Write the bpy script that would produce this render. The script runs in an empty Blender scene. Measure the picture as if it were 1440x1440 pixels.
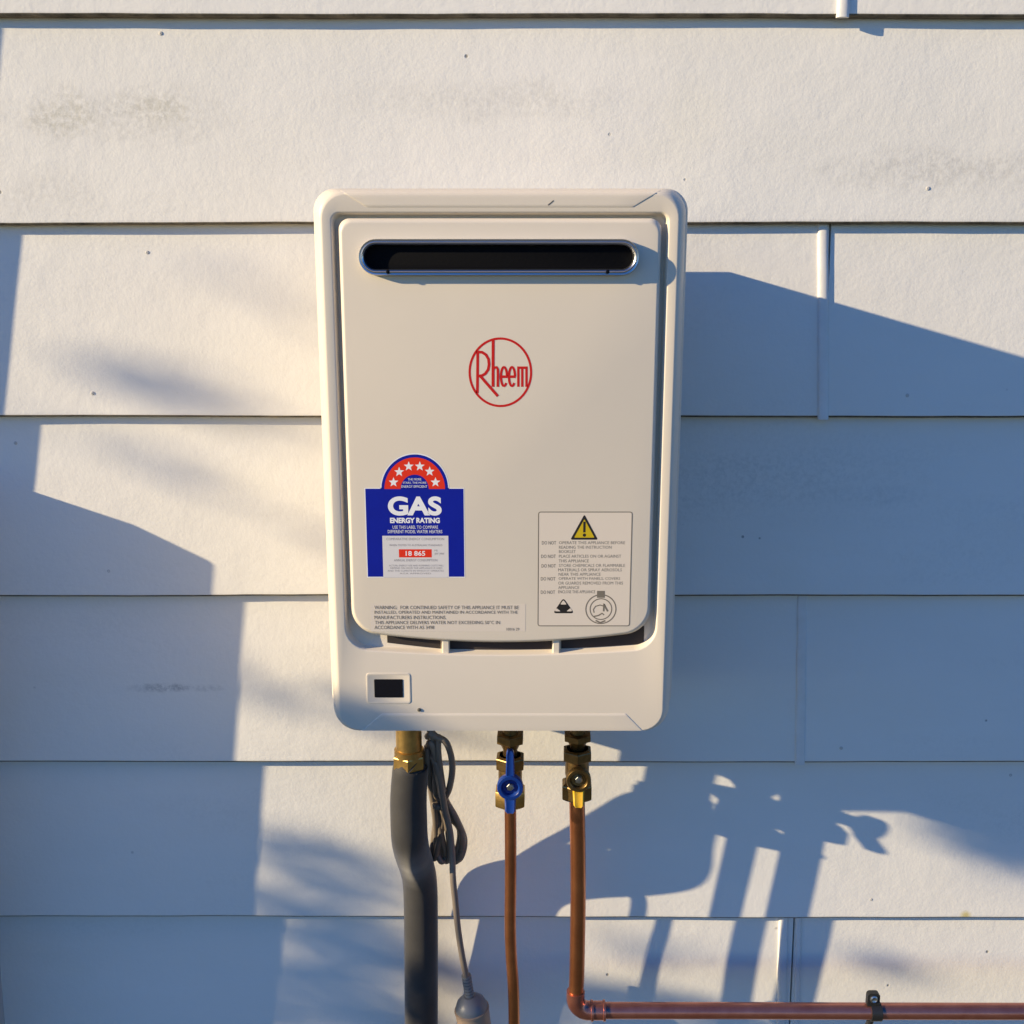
import bpy, bmesh, math, random
from mathutils import Vector, Matrix, noise

# ------------------------------------------------------------------ camera, sky, sun
sc = bpy.context.scene
COL = sc.collection
CAM = Vector((0.0, -1.2, 1.5))
PITCH = math.radians(12.0)
cam_d = bpy.data.cameras.new('camera')
cam_d.sensor_width = 36.0
cam_d.lens = 36.0
cam_d.clip_start = 0.02
cam_d.clip_end = 2000
cam = bpy.data.objects.new('camera', cam_d)
COL.objects.link(cam)
cam.location = CAM
cam.rotation_euler = (math.pi / 2 - PITCH, 0, 0)
sc.camera = cam

KX, KZ = 3.0, 1.02                       # sunlight travels (KX, 1, -KZ)
L = Vector((KX, 1.0, -KZ)).normalized()
ELEV = math.asin(-L.z)
w = bpy.data.worlds.new('World')
sc.world = w
w.use_nodes = True
nt = w.node_tree
sky = nt.nodes.new('ShaderNodeTexSky')
sky.sky_type = 'NISHITA'
sky.sun_disc = False
sky.sun_elevation = ELEV
sky.sun_rotation = math.atan2(-L.x, -L.y)
sky.air_density = 1.0
sky.dust_density = 0.0
sky.ozone_density = 5.0
bgn = nt.nodes['Background']
bgn.inputs['Strength'].default_value = 0.133
hs = nt.nodes.new('ShaderNodeHueSaturation')
hs.inputs['Saturation'].default_value = 1.28
hs.inputs['Hue'].default_value = 0.517
nt.links.new(sky.outputs[0], hs.inputs['Color'])
nt.links.new(hs.outputs[0], bgn.inputs['Color'])

sun_d = bpy.data.lights.new('sun', 'SUN')
sun_d.energy = 5.0
sun_d.angle = math.radians(0.53)
sun_d.color = (1.0, 0.82, 0.53)
sun = bpy.data.objects.new('sun', sun_d)
COL.objects.link(sun)
sun.rotation_euler = L.to_track_quat('-Z', 'Y').to_euler()
sun.location = (-6, -4, 5)
sc.view_settings.view_transform = 'Standard'
sc.view_settings.look = 'None'
sc.view_settings.gamma = 1.0
sc.view_settings.use_curve_mapping = False
sc.view_settings.exposure = 0.55
sc.cycles.use_denoising = True
sc.cycles.max_bounces = 8

rnd = random.Random(7)


def at(u, v, h):
    """point of the plane h metres in front of the wall seen at photo position (u, v)"""
    f = Vector((0, math.cos(PITCH), -math.sin(PITCH)))
    up = Vector((0, math.sin(PITCH), math.cos(PITCH)))
    d = f * 1440 + Vector((1, 0, 0)) * (u - 720) + up * (720 - v)
    return CAM + d * ((-h - CAM.y) / d.y)


# ------------------------------------------------------------------ materials
def new_mat(name):
    m = bpy.data.materials.new(name)
    m.use_nodes = True
    n = m.node_tree.nodes
    return m, n, m.node_tree.links, n['Principled BSDF']


def simple(name, col, rough=0.5, metal=0.0, bump=0.0, bscale=300.0, vary=0.0, vscale=20.0, col2=None, spec=None, coat=0.0):
    m, n, lk, p = new_mat(name)
    p.inputs['Base Color'].default_value = (*col, 1)
    p.inputs['Roughness'].default_value = rough
    p.inputs['Metallic'].default_value = metal
    if spec is not None:
        p.inputs['Specular IOR Level'].default_value = spec
    p.inputs['Coat Weight'].default_value = coat
    tc = n.new('ShaderNodeTexCoord')
    if vary > 0:
        nz = n.new('ShaderNodeTexNoise')
        nz.inputs['Scale'].default_value = vscale
        nz.inputs['Detail'].default_value = 6
        nz.inputs['Roughness'].default_value = 0.65
        lk.new(tc.outputs['Object'], nz.inputs['Vector'])
        rp = n.new('ShaderNodeValToRGB')
        rp.color_ramp.elements[0].position = 0.5 - vary / 2
        rp.color_ramp.elements[1].position = 0.5 + vary / 2
        c2 = col2 or tuple(c * 0.7 for c in col)
        rp.color_ramp.elements[0].color = (*c2, 1)
        rp.color_ramp.elements[1].color = (*col, 1)
        lk.new(nz.outputs['Fac'], rp.inputs['Fac'])
        lk.new(rp.outputs['Color'], p.inputs['Base Color'])
    if bump > 0:
        nb = n.new('ShaderNodeTexNoise')
        nb.inputs['Scale'].default_value = bscale
        nb.inputs['Detail'].default_value = 4
        lk.new(tc.outputs['Object'], nb.inputs['Vector'])
        b = n.new('ShaderNodeBump')
        b.inputs['Strength'].default_value = bump
        b.inputs['Distance'].default_value = 0.001
        lk.new(nb.outputs['Fac'], b.inputs['Height'])
        lk.new(b.outputs['Normal'], p.inputs['Normal'])
    return m


def wall_paint():
    m, n, lk, p = new_mat('weathered_white_paint')
    tc = n.new('ShaderNodeTexCoord')

    def noise_n(scale, detail=5, rough=0.6, stretch=None):
        t = n.new('ShaderNodeTexNoise')
        t.inputs['Scale'].default_value = scale
        t.inputs['Detail'].default_value = detail
        t.inputs['Roughness'].default_value = rough
        if stretch:
            mp = n.new('ShaderNodeMapping')
            mp.inputs['Scale'].default_value = stretch
            lk.new(tc.outputs['Object'], mp.inputs['Vector'])
            lk.new(mp.outputs['Vector'], t.inputs['Vector'])
        else:
            lk.new(tc.outputs['Object'], t.inputs['Vector'])
        return t

    def ramp(src, a, b, c0=(0, 0, 0, 1), c1=(1, 1, 1, 1)):
        r = n.new('ShaderNodeValToRGB')
        r.color_ramp.elements[0].position = a
        r.color_ramp.elements[1].position = b
        r.color_ramp.elements[0].color = c0
        r.color_ramp.elements[1].color = c1
        lk.new(src, r.inputs['Fac'])
        return r

    def mix(fac, a, b, blend='MIX'):
        x = n.new('ShaderNodeMix')
        x.data_type = 'RGBA'
        x.blend_type = blend
        if isinstance(fac, float):
            x.inputs['Factor'].default_value = fac
        else:
            lk.new(fac, x.inputs['Factor'])
        for s, i in ((a, 'A'), (b, 'B')):
            q = [k for k in x.inputs if k.name == i and k.type == 'RGBA'][0]
            if isinstance(s, tuple):
                q.default_value = s
            else:
                lk.new(s, q)
        return [o for o in x.outputs if o.type == 'RGBA'][0]

    def math_n(op, a, b):
        x = n.new('ShaderNodeMath')
        x.operation = op
        for i, s in enumerate((a, b)):
            if isinstance(s, (int, float)):
                x.inputs[i].default_value = s
            else:
                lk.new(s, x.inputs[i])
        return x.outputs[0]

    base = (0.82, 0.785, 0.715, 1)
    big = ramp(noise_n(3.2, 5, 0.6, (0.7, 1, 2.0)).outputs['Fac'], 0.35, 0.7)
    c = mix(math_n('MULTIPLY', big.outputs['Color'], 0.55), base, (0.75, 0.715, 0.635, 1))
    # grey mould: fine speckle gathered in patches
    patch = ramp(noise_n(2.6, 4, 0.55, (0.55, 1, 2.6)).outputs['Fac'], 0.53, 0.72)
    fine = ramp(noise_n(190, 4, 0.7).outputs['Fac'], 0.42, 0.66)
    mould = math_n('MULTIPLY', math_n('MULTIPLY', patch.outputs['Color'], fine.outputs['Color']), 0.26)
    c = mix(mould, c, (0.40, 0.385, 0.34, 1))
    def stain(u, v, ru, rv, amt, colr, c, speck=True):
        p0 = at(u, v, 0)
        sub = n.new('ShaderNodeVectorMath')
        sub.operation = 'SUBTRACT'
        lk.new(tc.outputs['Object'], sub.inputs[0])
        sub.inputs[1].default_value = p0
        mul = n.new('ShaderNodeVectorMath')
        mul.operation = 'MULTIPLY'
        lk.new(sub.outputs[0], mul.inputs[0])
        mul.inputs[1].default_value = (1200 / ru, 0, 1200 / rv)
        ln = n.new('ShaderNodeVectorMath')
        ln.operation = 'LENGTH'
        lk.new(mul.outputs[0], ln.inputs[0])
        wob = math_n('ADD', ln.outputs['Value'], math_n('MULTIPLY', math_n('SUBTRACT', noise_n(28, 4, 0.65).outputs['Fac'], 0.5), 1.5))
        mk = ramp(wob, 0.25, 1.15, (1, 1, 1, 1), (0, 0, 0, 1)).outputs['Color']
        if speck:
            mk = math_n('MULTIPLY', mk, ramp(noise_n(150, 4, 0.7).outputs['Fac'], 0.36, 0.64).outputs['Color'])
        return mix(math_n('MULTIPLY', mk, amt), c, colr)
    c = stain(95, 165, 60, 28, 0.5, (0.55, 0.51, 0.37, 1), c)
    c = stain(225, 155, 50, 26, 0.45, (0.55, 0.51, 0.37, 1), c)
    c = stain(150, 160, 200, 45, 0.42, (0.42, 0.40, 0.35, 1), c)
    c = stain(700, 140, 240, 32, 0.32, (0.45, 0.43, 0.38, 1), c)
    c = stain(1330, 240, 190, 38, 0.42, (0.42, 0.40, 0.36, 1), c)
    c = stain(60, 270, 110, 40, 0.25, (0.45, 0.42, 0.36, 1), c)
    c = stain(240, 970, 80, 9, 0.75, (0.30, 0.29, 0.27, 1), c)
    c = stain(1358, 1287, 10, 9, 0.9, (0.60, 0.50, 0.20, 1), c, False)
    c = stain(1240, 700, 90, 20, 0.2, (0.45, 0.45, 0.42, 1), c)
    # yellowish blotches
    yel = ramp(noise_n(7.5, 3, 0.5).outputs['Fac'], 0.62, 0.78)
    c = mix(math_n('MULTIPLY', yel.outputs['Color'], 0.15), c, (0.72, 0.67, 0.50, 1))
    # dark pin specks
    vo = n.new('ShaderNodeTexVoronoi')
    vo.inputs['Scale'].default_value = 24
    lk.new(tc.outputs['Object'], vo.inputs['Vector'])
    sp = ramp(vo.outputs['Distance'], 0.030, 0.055, (1, 1, 1, 1), (0, 0, 0, 1))
    gate = ramp(noise_n(9.0, 2, 0.5).outputs['Fac'], 0.54, 0.58)
    spk = math_n('MULTIPLY', math_n('MULTIPLY', sp.outputs['Color'], gate.outputs['Color']), 0.75)
    c = mix(spk, c, (0.13, 0.12, 0.10, 1))
    lk.new(c, p.inputs['Base Color'])
    p.inputs['Roughness'].default_value = 0.62
    p.inputs['Specular IOR Level'].default_value = 0.25
    # roller stipple, brush and filler unevenness
    h1 = noise_n(230, 3, 0.6).outputs['Fac']
    h2 = noise_n(60, 4, 0.6).outputs['Fac']
    h3 = noise_n(9, 3, 0.5).outputs['Fac']
    hh = math_n('ADD', math_n('MULTIPLY', h1, 0.28), math_n('ADD', math_n('MULTIPLY', h2, 0.5), math_n('MULTIPLY', h3, 1.6)))
    hh = math_n('SUBTRACT', hh, math_n('MULTIPLY', spk, 0.8))
    b = n.new('ShaderNodeBump')
    b.inputs['Strength'].default_value = 0.55
    b.inputs['Distance'].default_value = 0.0016
    lk.new(hh, b.inputs['Height'])
    lk.new(b.outputs['Normal'], p.inputs['Normal'])
    return m


M = {}
M['wall'] = wall_paint()
M['grimeshade'] = simple('lip_grime_shade', (0.22, 0.18, 0.12), 0.9, bump=0.5, bscale=200, vary=0.35, vscale=30, col2=(0.045, 0.038, 0.024))  # lip grime, with the shade line under each lap painted in
M['wallback'] = simple('building_paper', (0.06, 0.055, 0.05), 0.9, vary=0.4)
M['strip'] = simple('painted_joiner', (0.78, 0.755, 0.71), 0.5, bump=0.25, bscale=120, vary=0.5, vscale=40, col2=(0.70, 0.67, 0.61))
M['unit'] = simple('beige_powder_coat', (0.75, 0.655, 0.525), 0.40, bump=0.06, bscale=900, vary=0.5, vscale=5, col2=(0.715, 0.63, 0.505), spec=0.35)
M['chassis'] = simple('beige_casing_steel', (0.62, 0.56, 0.48), 0.45, bump=0.05, bscale=600)
M['chrome'] = simple('stainless_rim', (0.56, 0.56, 0.57), 0.3, 1.0, bump=0.03, bscale=200)
M['flueblack'] = simple('flue_shade_black', (0.004, 0.004, 0.005), 0.85, bump=0.2, bscale=300, spec=0.1)  # near-black paints in the dark depth of the flue; rivets share it
M['slotdark'] = simple('slot_shade', (0.03, 0.022, 0.02), 0.8)
M['red'] = simple('red_print', (0.58, 0.014, 0.010), 0.5, spec=0.25)
M['labelblue'] = simple('blue_print', (0.002, 0.012, 0.31), 0.5, vary=0.4, vscale=60, col2=(0.002, 0.010, 0.28), spec=0.25)
M['labelred'] = simple('label_red', (0.78, 0.035, 0.010), 0.5, spec=0.25)
M['labelwhite'] = simple('label_white', (0.87, 0.85, 0.83), 0.45, spec=0.25)
M['labelpaper'] = simple('label_pale', (0.73, 0.69, 0.66), 0.35)
M['ink'] = simple('dark_ink', (0.075, 0.06, 0.045), 0.5)
M['inkgrey'] = simple('grey_ink', (0.20, 0.17, 0.13), 0.5)
M['inkpale'] = simple('pale_ink', (0.32, 0.28, 0.26), 0.5)
M['clearfilm'] = simple('beige_label_film', (0.755, 0.655, 0.535), 0.38)
M['yellow'] = simple('hazard_yellow', (0.62, 0.44, 0.008), 0.4)
M['black'] = simple('black_print', (0.02, 0.016, 0.014), 0.45)
M['screen'] = simple('display_glass', (0.008, 0.008, 0.012), 0.08, spec=0.5)
M['brass'] = simple('brass', (0.75, 0.49, 0.17), 0.4, 1.0, bump=0.15, bscale=250, vary=0.5, vscale=60, col2=(0.42, 0.25, 0.08))
M['brassdull'] = simple('tarnished_shaded_brass', (0.34, 0.22, 0.09), 0.4, 1.0, bump=0.2, bscale=250, vary=0.5, vscale=80, col2=(0.16, 0.10, 0.04))
M['copper'] = simple('copper', (0.74, 0.31, 0.145), 0.36, 1.0, bump=0.12, bscale=150, vary=0.5, vscale=22, col2=(0.50, 0.18, 0.08))
M['copperred'] = simple('heat_stained_copper', (0.58, 0.25, 0.19), 0.3, 0.85, bump=0.1, bscale=150, vary=0.5, vscale=40, col2=(0.42, 0.15, 0.11))
M['bluehandle'] = simple('blue_plastic', (0.004, 0.034, 0.22), 0.34, bump=0.1, bscale=400)
M['yellowhandle'] = simple('yellow_painted_metal', (0.70, 0.40, 0.012), 0.35, bump=0.1, bscale=400)
M['steel'] = simple('zinc_screw', (0.5, 0.5, 0.5), 0.35, 1.0)
M['foam'] = simple('black_foam_lagging', (0.038, 0.035, 0.033), 0.72, bump=0.12, bscale=160, vary=0.4, vscale=30, col2=(0.026, 0.024, 0.023), spec=0.45)
M['cord'] = simple('grey_flex', (0.19, 0.155, 0.125), 0.45)
M['plug'] = simple('grey_plug_plastic', (0.19, 0.19, 0.18), 0.4, bump=0.08, bscale=300)
M['plugtan'] = simple('tan_plug_plastic', (0.34, 0.24, 0.16), 0.4, bump=0.08, bscale=300)
M['clip'] = simple('black_clip', (0.018, 0.018, 0.018), 0.45)
M['scuff'] = simple('scuff_mark', (0.10, 0.09, 0.07), 0.7)
M['nail'] = simple('painted_nail', (0.55, 0.52, 0.47), 0.55)
M['greybox'] = simple('grey_enamel', (0.42, 0.43, 0.43), 0.4, bump=0.05)
M['conduit'] = simple('grey_conduit', (0.35, 0.36, 0.37), 0.4)
M['leaf'] = simple('leaf', (0.055, 0.10, 0.028), 0.55, vary=0.6, vscale=2.0, col2=(0.10, 0.13, 0.035))
M['bark'] = simple('bark', (0.12, 0.085, 0.06), 0.9, bump=0.6, bscale=40)
M['ground'] = simple('lawn_soil', (0.045, 0.06, 0.025), 0.9, bump=0.5, bscale=60, vary=0.5, vscale=3, col2=(0.07, 0.06, 0.035))


p_ = M['foam'].node_tree.nodes['Principled BSDF']
p_.inputs['Sheen Weight'].default_value = 0.55
p_.inputs['Sheen Roughness'].default_value = 0.4
p_.inputs['Sheen Tint'].default_value = (0.85, 0.83, 0.8, 1)


# ------------------------------------------------------------------ mesh helpers
def link(o, parent=None):
    COL.objects.link(o)
    if parent is not None:
        o.parent = parent
        base = parent
        loc = Vector((0, 0, 0))
        while base is not None:
            loc += base.location
            base = base.parent
        o.matrix_parent_inverse = Matrix.Translation(-loc) if parent.type == 'EMPTY' else Matrix.Identity(4)
    return o


def thing(name, label, cat, loc=(0, 0, 0), group=None):
    o = bpy.data.objects.new(name, None)
    o.location = loc
    o.empty_display_size = 0.05
    COL.objects.link(o)
    o['label'] = label
    o['category'] = cat
    if group:
        o['group'] = group
    return o


def tag(o, label, cat, group=None):
    o['label'] = label
    o['category'] = cat
    if group:
        o['group'] = group
    return o


class MB:
    def __init__(s):
        s.v, s.f = [], []

    def add(s, vs, fs):
        o = len(s.v)
        s.v += [tuple(p) for p in vs]
        s.f += [tuple(i + o for i in f) for f in fs]
        return s

    def box(s, x0, x1, y0, y1, z0, z1):
        vs = [(x, y, z) for x in (x0, x1) for y in (y0, y1) for z in (z0, z1)]
        return s.add(vs, [(0, 1, 3, 2), (4, 6, 7, 5), (0, 4, 5, 1), (2, 3, 7, 6), (0, 2, 6, 4), (1, 5, 7, 3)])

    def loft(s, loops, cap0=False, cap1=False):
        n = len(loops[0])
        vs = [p for l in loops for p in l]
        fs = []
        for k in range(len(loops) - 1):
            for i in range(n):
                j = (i + 1) % n
                fs.append((k * n + i, k * n + j, (k + 1) * n + j, (k + 1) * n + i))
        if cap0:
            fs.append(tuple(range(n))[::-1])
        if cap1:
            fs.append(tuple((len(loops) - 1) * n + i for i in range(n)))
        return s.add(vs, fs)

    def tube(s, pts, rad, seg=16, sub=6, cap=True):
        pts = [Vector(p) for p in pts]
        m = len(pts)
        rads = rad if isinstance(rad, (list, tuple)) else [rad] * m
        P, R = [], []
        for i in range(m - 1):
            p0, p1, p2, p3 = pts[max(i - 1, 0)], pts[i], pts[i + 1], pts[min(i + 2, m - 1)]
            for k in range(sub):
                t = k / sub
                P.append(0.5 * ((2 * p1) + (p2 - p0) * t + (2 * p0 - 5 * p1 + 4 * p2 - p3) * t * t + (3 * p1 - p0 - 3 * p2 + p3) * t ** 3))
                R.append(rads[i] * (1 - t) + rads[i + 1] * t)
        P.append(pts[-1])
        R.append(rads[-1])
        tan = [(P[min(i + 1, len(P) - 1)] - P[max(i - 1, 0)]).normalized() for i in range(len(P))]
        nrm = tan[0].orthogonal().normalized()
        loops = []
        for i in range(len(P)):
            nrm = (nrm - tan[i] * nrm.dot(tan[i])).normalized()
            b = tan[i].cross(nrm)
            loops.append([P[i] + (nrm * math.cos(a) + b * math.sin(a)) * R[i] for a in [2 * math.pi * k / seg for k in range(seg)]])
        return s.loft(loops, cap, cap)

    def lathe(s, base, axis, prof, seg=24, cap=True, rot=0.0):
        """prof: list of (distance along axis, radius)"""
        ax = Vector(axis).normalized()
        a = ax.orthogonal().normalized()
        b = ax.cross(a)
        base = Vector(base)
        loops = [[base + ax * d + (a * math.cos(t) + b * math.sin(t)) * r for t in [rot + 2 * math.pi * k / seg for k in range(seg)]] for d, r in prof]
        return s.loft(loops, cap, cap)

    def build(s, name, mat, parent=None, smooth=True, sharp=40):
        me = bpy.data.meshes.new(name)
        me.from_pydata(s.v, [], s.f)
        bm = bmesh.new()
        bm.from_mesh(me)
        bmesh.ops.recalc_face_normals(bm, faces=bm.faces[:])
        bm.to_mesh(me)
        bm.free()
        me.materials.append(M[mat] if isinstance(mat, str) else mat)
        if smooth:
            for p in me.polygons:
                p.use_smooth = True
            me.set_sharp_from_angle(angle=math.radians(sharp))
        o = bpy.data.objects.new(name, me)
        return link(o, parent)


def rrect(x0, x1, z0, z1, h, rt, rb, bow=0.0, nc=8, ns=14):
    """rounded rectangle loop on the plane y=-h; the bottom edge may bow downward"""
    pts = []
    xc, hw = (x0 + x1) / 2, (x1 - x0) / 2

    def dz(x):
        q = (x - xc) / hw
        return -bow * (1 - q * q)
    # bottom edge left->right
    for k in range(ns):
        x = x0 + rb + (x1 - x0 - 2 * rb) * k / ns
        pts.append((x, z0 + dz(x)))
    for k in range(nc):
        a = -math.pi / 2 + math.pi / 2 * k / nc
        x = x1 - rb + rb * math.cos(a)
        pts.append((x, z0 + rb + rb * math.sin(a) + dz(x)))
    for k in range(4):
        pts.append((x1, z0 + rb + (z1 - rt - z0 - rb) * k / 4))
    for k in range(nc):
        a = math.pi / 2 * k / nc
        pts.append((x1 - rt + rt * math.cos(a), z1 - rt + rt * math.sin(a)))
    for k in range(ns):
        pts.append((x1 - rt - (x1 - x0 - 2 * rt) * k / ns, z1))
    for k in range(nc):
        a = math.pi / 2 + math.pi / 2 * k / nc
        pts.append((x0 + rt + rt * math.cos(a), z1 - rt + rt * math.sin(a)))
    for k in range(4):
        pts.append((x0, z1 - rt - (z1 - rt - z0 - rb) * k / 4))
    for k in range(nc):
        a = math.pi + math.pi / 2 * k / nc
        x = x0 + rb + rb * math.cos(a)
        pts.append((x, z0 + rb + rb * math.sin(a) + dz(x)))
    return [Vector((x, -h, z)) for x, z in pts]


# ------------------------------------------------------------------ ground
g = MB()
g.add([(-80, -80, 0), (80, -80, 0), (80, 0.3, 0), (-80, 0.3, 0)], [(0, 1, 2, 3)])
go = g.build('ground', 'ground', smooth=False)
go['kind'] = 'structure'

# ------------------------------------------------------------------ weatherboard wall
T = 0.0128                    # how far each board's lower lip stands out
SP = 0.21886                  # exposed height of a board
Z0 = 1.5 + 0.2960             # lip of the board at the top of the picture
XL, XR = -2.6, 2.4
wall = thing('weatherboard_wall', 'white painted weatherboard wall of wide overlapping boards, behind the gas water heater', 'wall', (0, 0, 0))
mb = MB()
mb.box(XL, XR, T * 2.6, T * 2.6 + 0.09, 0.0, 3.2)
mb.build('wall_backing', 'wallback', wall, smooth=False)


def surf_h(x, z, row):
    """front surface of board 'row' (its lip at Z0 - row*SP) at height z"""
    zl = Z0 - row * SP
    return -T * (z - zl) / SP


def board(row, x0, x1):
    zl = Z0 - row * SP
    top = zl + SP + 0.028
    RL = 0.0036
    prof = [(0.0, RL + 0.002)] + [(-RL + RL * math.cos(math.pi / 2 * k / 5), RL - RL * math.sin(math.pi / 2 * k / 5)) for k in range(6)]
    # cross-section, (h, dz) from the front top down round the lip to the back
    sec = [(-T * (top - zl) / SP, top - zl)]
    for q in (0.85, 0.68, 0.5, 0.33, 0.16, 0.06):
        sec.append((-T * q, SP * q))
    sec += [(-T * dz / SP + h, dz) for h, dz in prof]
    sec += [(-T * 0.97, 0.0004)]
    sec += [(-T * (top - zl) / SP - T * 0.95, top - zl)]
    fine = 0.02 if zl < 2.05 and zl > 0.4 else 0.3
    n = max(2, int((x1 - x0) / fine))
    loops = []
    for i in range(n + 1):
        x = x0 + (x1 - x0) * i / n
        wob = noise.noise((x * 2.3, row * 7.7, 0.3)) * 0.0016 + noise.noise((x * 17, row * 3.1, 5.0)) * 0.0005
        wob2 = noise.noise((x * 1.7, row * 5.3, 9.0)) * 0.0016
        lp = []
        for k, (h, dz) in enumerate(sec):
            lip = 1.0 if dz < 0.02 else 0.0
            dent = noise.noise((x * 9, (zl + dz) * 9, row)) * 0.0005
            lp.append(Vector((x, -(h + (wob2 * (1 - dz / SP) if k < len(sec) - 2 else 0) * 0.6 + dent), zl + dz + wob * lip)))
        loops.append(lp)
    m = MB().loft(loops, True, True)
    o = m.build('weatherboard', 'wall', wall, sharp=35)
    o.data.materials.append(M['grimeshade'])
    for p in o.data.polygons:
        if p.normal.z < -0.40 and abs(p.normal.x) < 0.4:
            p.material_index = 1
    return o


def pxx(u, v):
    return at(u, v, 0).x


joints = {0: pxx(1187, 8), 2: pxx(1163, 470), 4: pxx(1127, 960), 6: pxx(1116, 1370)}
for r in range(-5, 9):
    if r in joints:
        j = joints[r]
        board(r, XL, j - 0.0012)
        board(r, j + 0.0012, XR)
    else:
        j = -1.25 if r % 2 else 1.5
        board(r, XL, j - 0.0012)
        board(r, j + 0.0012, XR)


def joint_strip(row, xc, wd, proud, dx=0.0, q0=0.0, q1=1.03):
    zl = Z0 - row * SP
    loops = []
    for k in range(25):
        q = q0 + (q1 - q0) * k / 24
        z = zl + SP * q - (0.002 if k == 0 else 0)
        h0 = -T * q
        lp = []
        xx = xc + dx * q + noise.noise((z * 30, row, 1.0)) * 0.0006
        for i in range(9):
            a = math.pi * i / 8
            lp.append(Vector((xx + wd / 2 * math.cos(a), -(h0 + proud * (math.sin(a) ** 0.6)), z)))
        lp.append(Vector((xx - wd / 2, -(h0 - 0.002), z)))
        lp.append(Vector((xx + wd / 2, -(h0 - 0.002), z)))
        loops.append(lp)
    return MB().loft(loops, True, True).build('joint_strip', 'strip', wall, sharp=60)


joint_strip(0, pxx(1186, 8), 0.0135, 0.0042)
joint_strip(2, pxx(1157, 590), 0.0125, 0.0040, dx=pxx(1161, 330) - pxx(1157, 590))
joint_strip(4, pxx(1125, 1070), 0.0125, 0.0016, dx=pxx(1132, 845) - pxx(1125, 1070))
joint_strip(6, pxx(1100, 1440), 0.0125, 0.0048, dx=pxx(1105, 1300) - pxx(1100, 1440), q0=-0.0, q1=1.03)
joint_strip(6, pxx(1121, 1440), 0.0080, 0.0040, dx=pxx(1126, 1300) - pxx(1121, 1440), q0=-0.0, q1=1.03)

for (u, v, row) in ((226, 47, 1), (207, 355, 2), (130, 553, 2), (1305, 265, 1), (153, 803, 3), (1276, 556, 2), (1091, 1305, 6), (1183, 1052, 4), (1421, 1090, 5), (1225, 1265, 5), (22, 623, 3)):
    p0 = at(u, v, 0)
    h = surf_h(0, p0.z, row)
    p0 = at(u, v, h)
    MB().lathe(Vector((p0.x, -h + 0.001, p0.z)), (0, -1, 0), [(0, 0.0022), (0.0012, 0.0022), (0.0016, 0.0016), (0.0016, 0.0007), (0.0011, 0.0004)], 12).build('nail_head', 'nail', wall)

# ------------------------------------------------------------------ water heater
HC = 0.205                    # height of the cover's outer rim above the wall
tl, tr = at(437.5, 600, HC), at(970, 600, HC)
UXC = -0.0112
a0 = at(437.5, 280, HC)
a1 = at(970.0, 280, HC)
b0 = at(467, 1000, HC)
b1 = at(944.5, 1000, HC)
UX0 = (a0.x + b0.x) / 2
UX1 = (a1.x + b1.x) / 2
UZ1 = at(705, 261, 0.222).z
UZ0 = at(705, 1029.5, 0.248).z
CH0, CH1 = 1.5 - 0.468, 1.5 + 0.060
heater = thing('gas_water_heater', 'beige gas continuous-flow water heater hung on the white weatherboard wall', 'water heater', ((UX0 + UX1) / 2, 0, UZ0))

# rear casing, narrower than the cover and standing off the wall on brackets
loops = []
for h, ins, top, bot in ((0.024, 0.004, 0.0614, -0.470), (0.026, 0.0, 0.0617, -0.470), (0.190, 0.0, 0.0900, -0.449)):
    loops.append(rrect(UX0 + 0.012 + ins, UX1 - 0.012 - ins, 1.5 + bot + ins, 1.5 + top - ins, h, 0.012, 0.012))
MB().loft(loops, True, True).build('rear_casing', 'chassis', heater)
for zz in (CH1 - 0.10, CH0 + 0.06):
    MB().box(UX0 + 0.06, UX1 - 0.06, -0.0255, 0.012, zz, zz + 0.028).build('wall_bracket', 'steel', heater, smooth=False)

# front cover: fillet, frame, groove
HF = 0.2560                   # frame front
PB_end = at(500, 890, 0.26).z
PB_mid = at(705, 906, 0.26).z
FB_end = at(500, 913, HF).z
FB_mid = at(705, 922, HF).z
loops = []


def ring(s, t, b, h, rt=0.02, rb=0.02, bow=0.0):
    loops.append(rrect(UX0 + s, UX1 - s, UZ0 + b, UZ1 - t, h, max(rt, 0.001), max(rb, 0.001), bow))


R0 = 0.021
ring(0.0030, 0.003, 0.003, 0.183, R0, R0)
ring(0.0012, 0.0012, 0.0012, 0.185, R0, R0)
ring(0.0, 0.0, 0.0, 0.196, R0, R0)
ring(0.0005, 0.0005, 0.0005, 0.2005, R0, R0)
ring(0.0022, 0.0015, 0.0015, 0.2025, R0, R0)
ring(0.0050, 0.0020, 0.0018, 0.2040, R0, R0)
N = 7
for k in range(N + 1):
    a = math.pi / 2 * k / N
    ring(0.0056 + 0.0122 * (1 - math.cos(a)), 0.0024 + 0.0085 * (1 - math.cos(a)), 0.0020 + 0.0035 * (1 - math.cos(a)),
         0.2055 + (HF - 0.2055) * math.sin(a), 0.021, 0.021)
bb = FB_end - UZ0
bw = FB_end - FB_mid
ring(0.0184, 0.0115, 0.0062, HF, 0.0205, 0.0205)
ring(0.0249, 0.0249, bb - 0.0008, HF, 0.0085, 0.0225, bw)
ring(0.0256, 0.0256, bb, HF - 0.0002, 0.008, 0.022, bw)
ring(0.0266, 0.0268, bb + 0.0008, HF - 0.0012, 0.0075, 0.021, bw)
ring(0.0276, 0.0280, bb + 0.0012, HF - 0.0100, 0.007, 0.020, bw)
ring(0.0284, 0.0290, bb + 0.0020, HF - 0.0110, 0.007, 0.019, bw)
ring(0.0480, 0.0480, bb + 0.0230, HF - 0.0110, 0.006, 0.016, bw)
cover = MB().loft(loops, False, False)
cover.build('front_cover', 'unit', heater, sharp=50)

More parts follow.
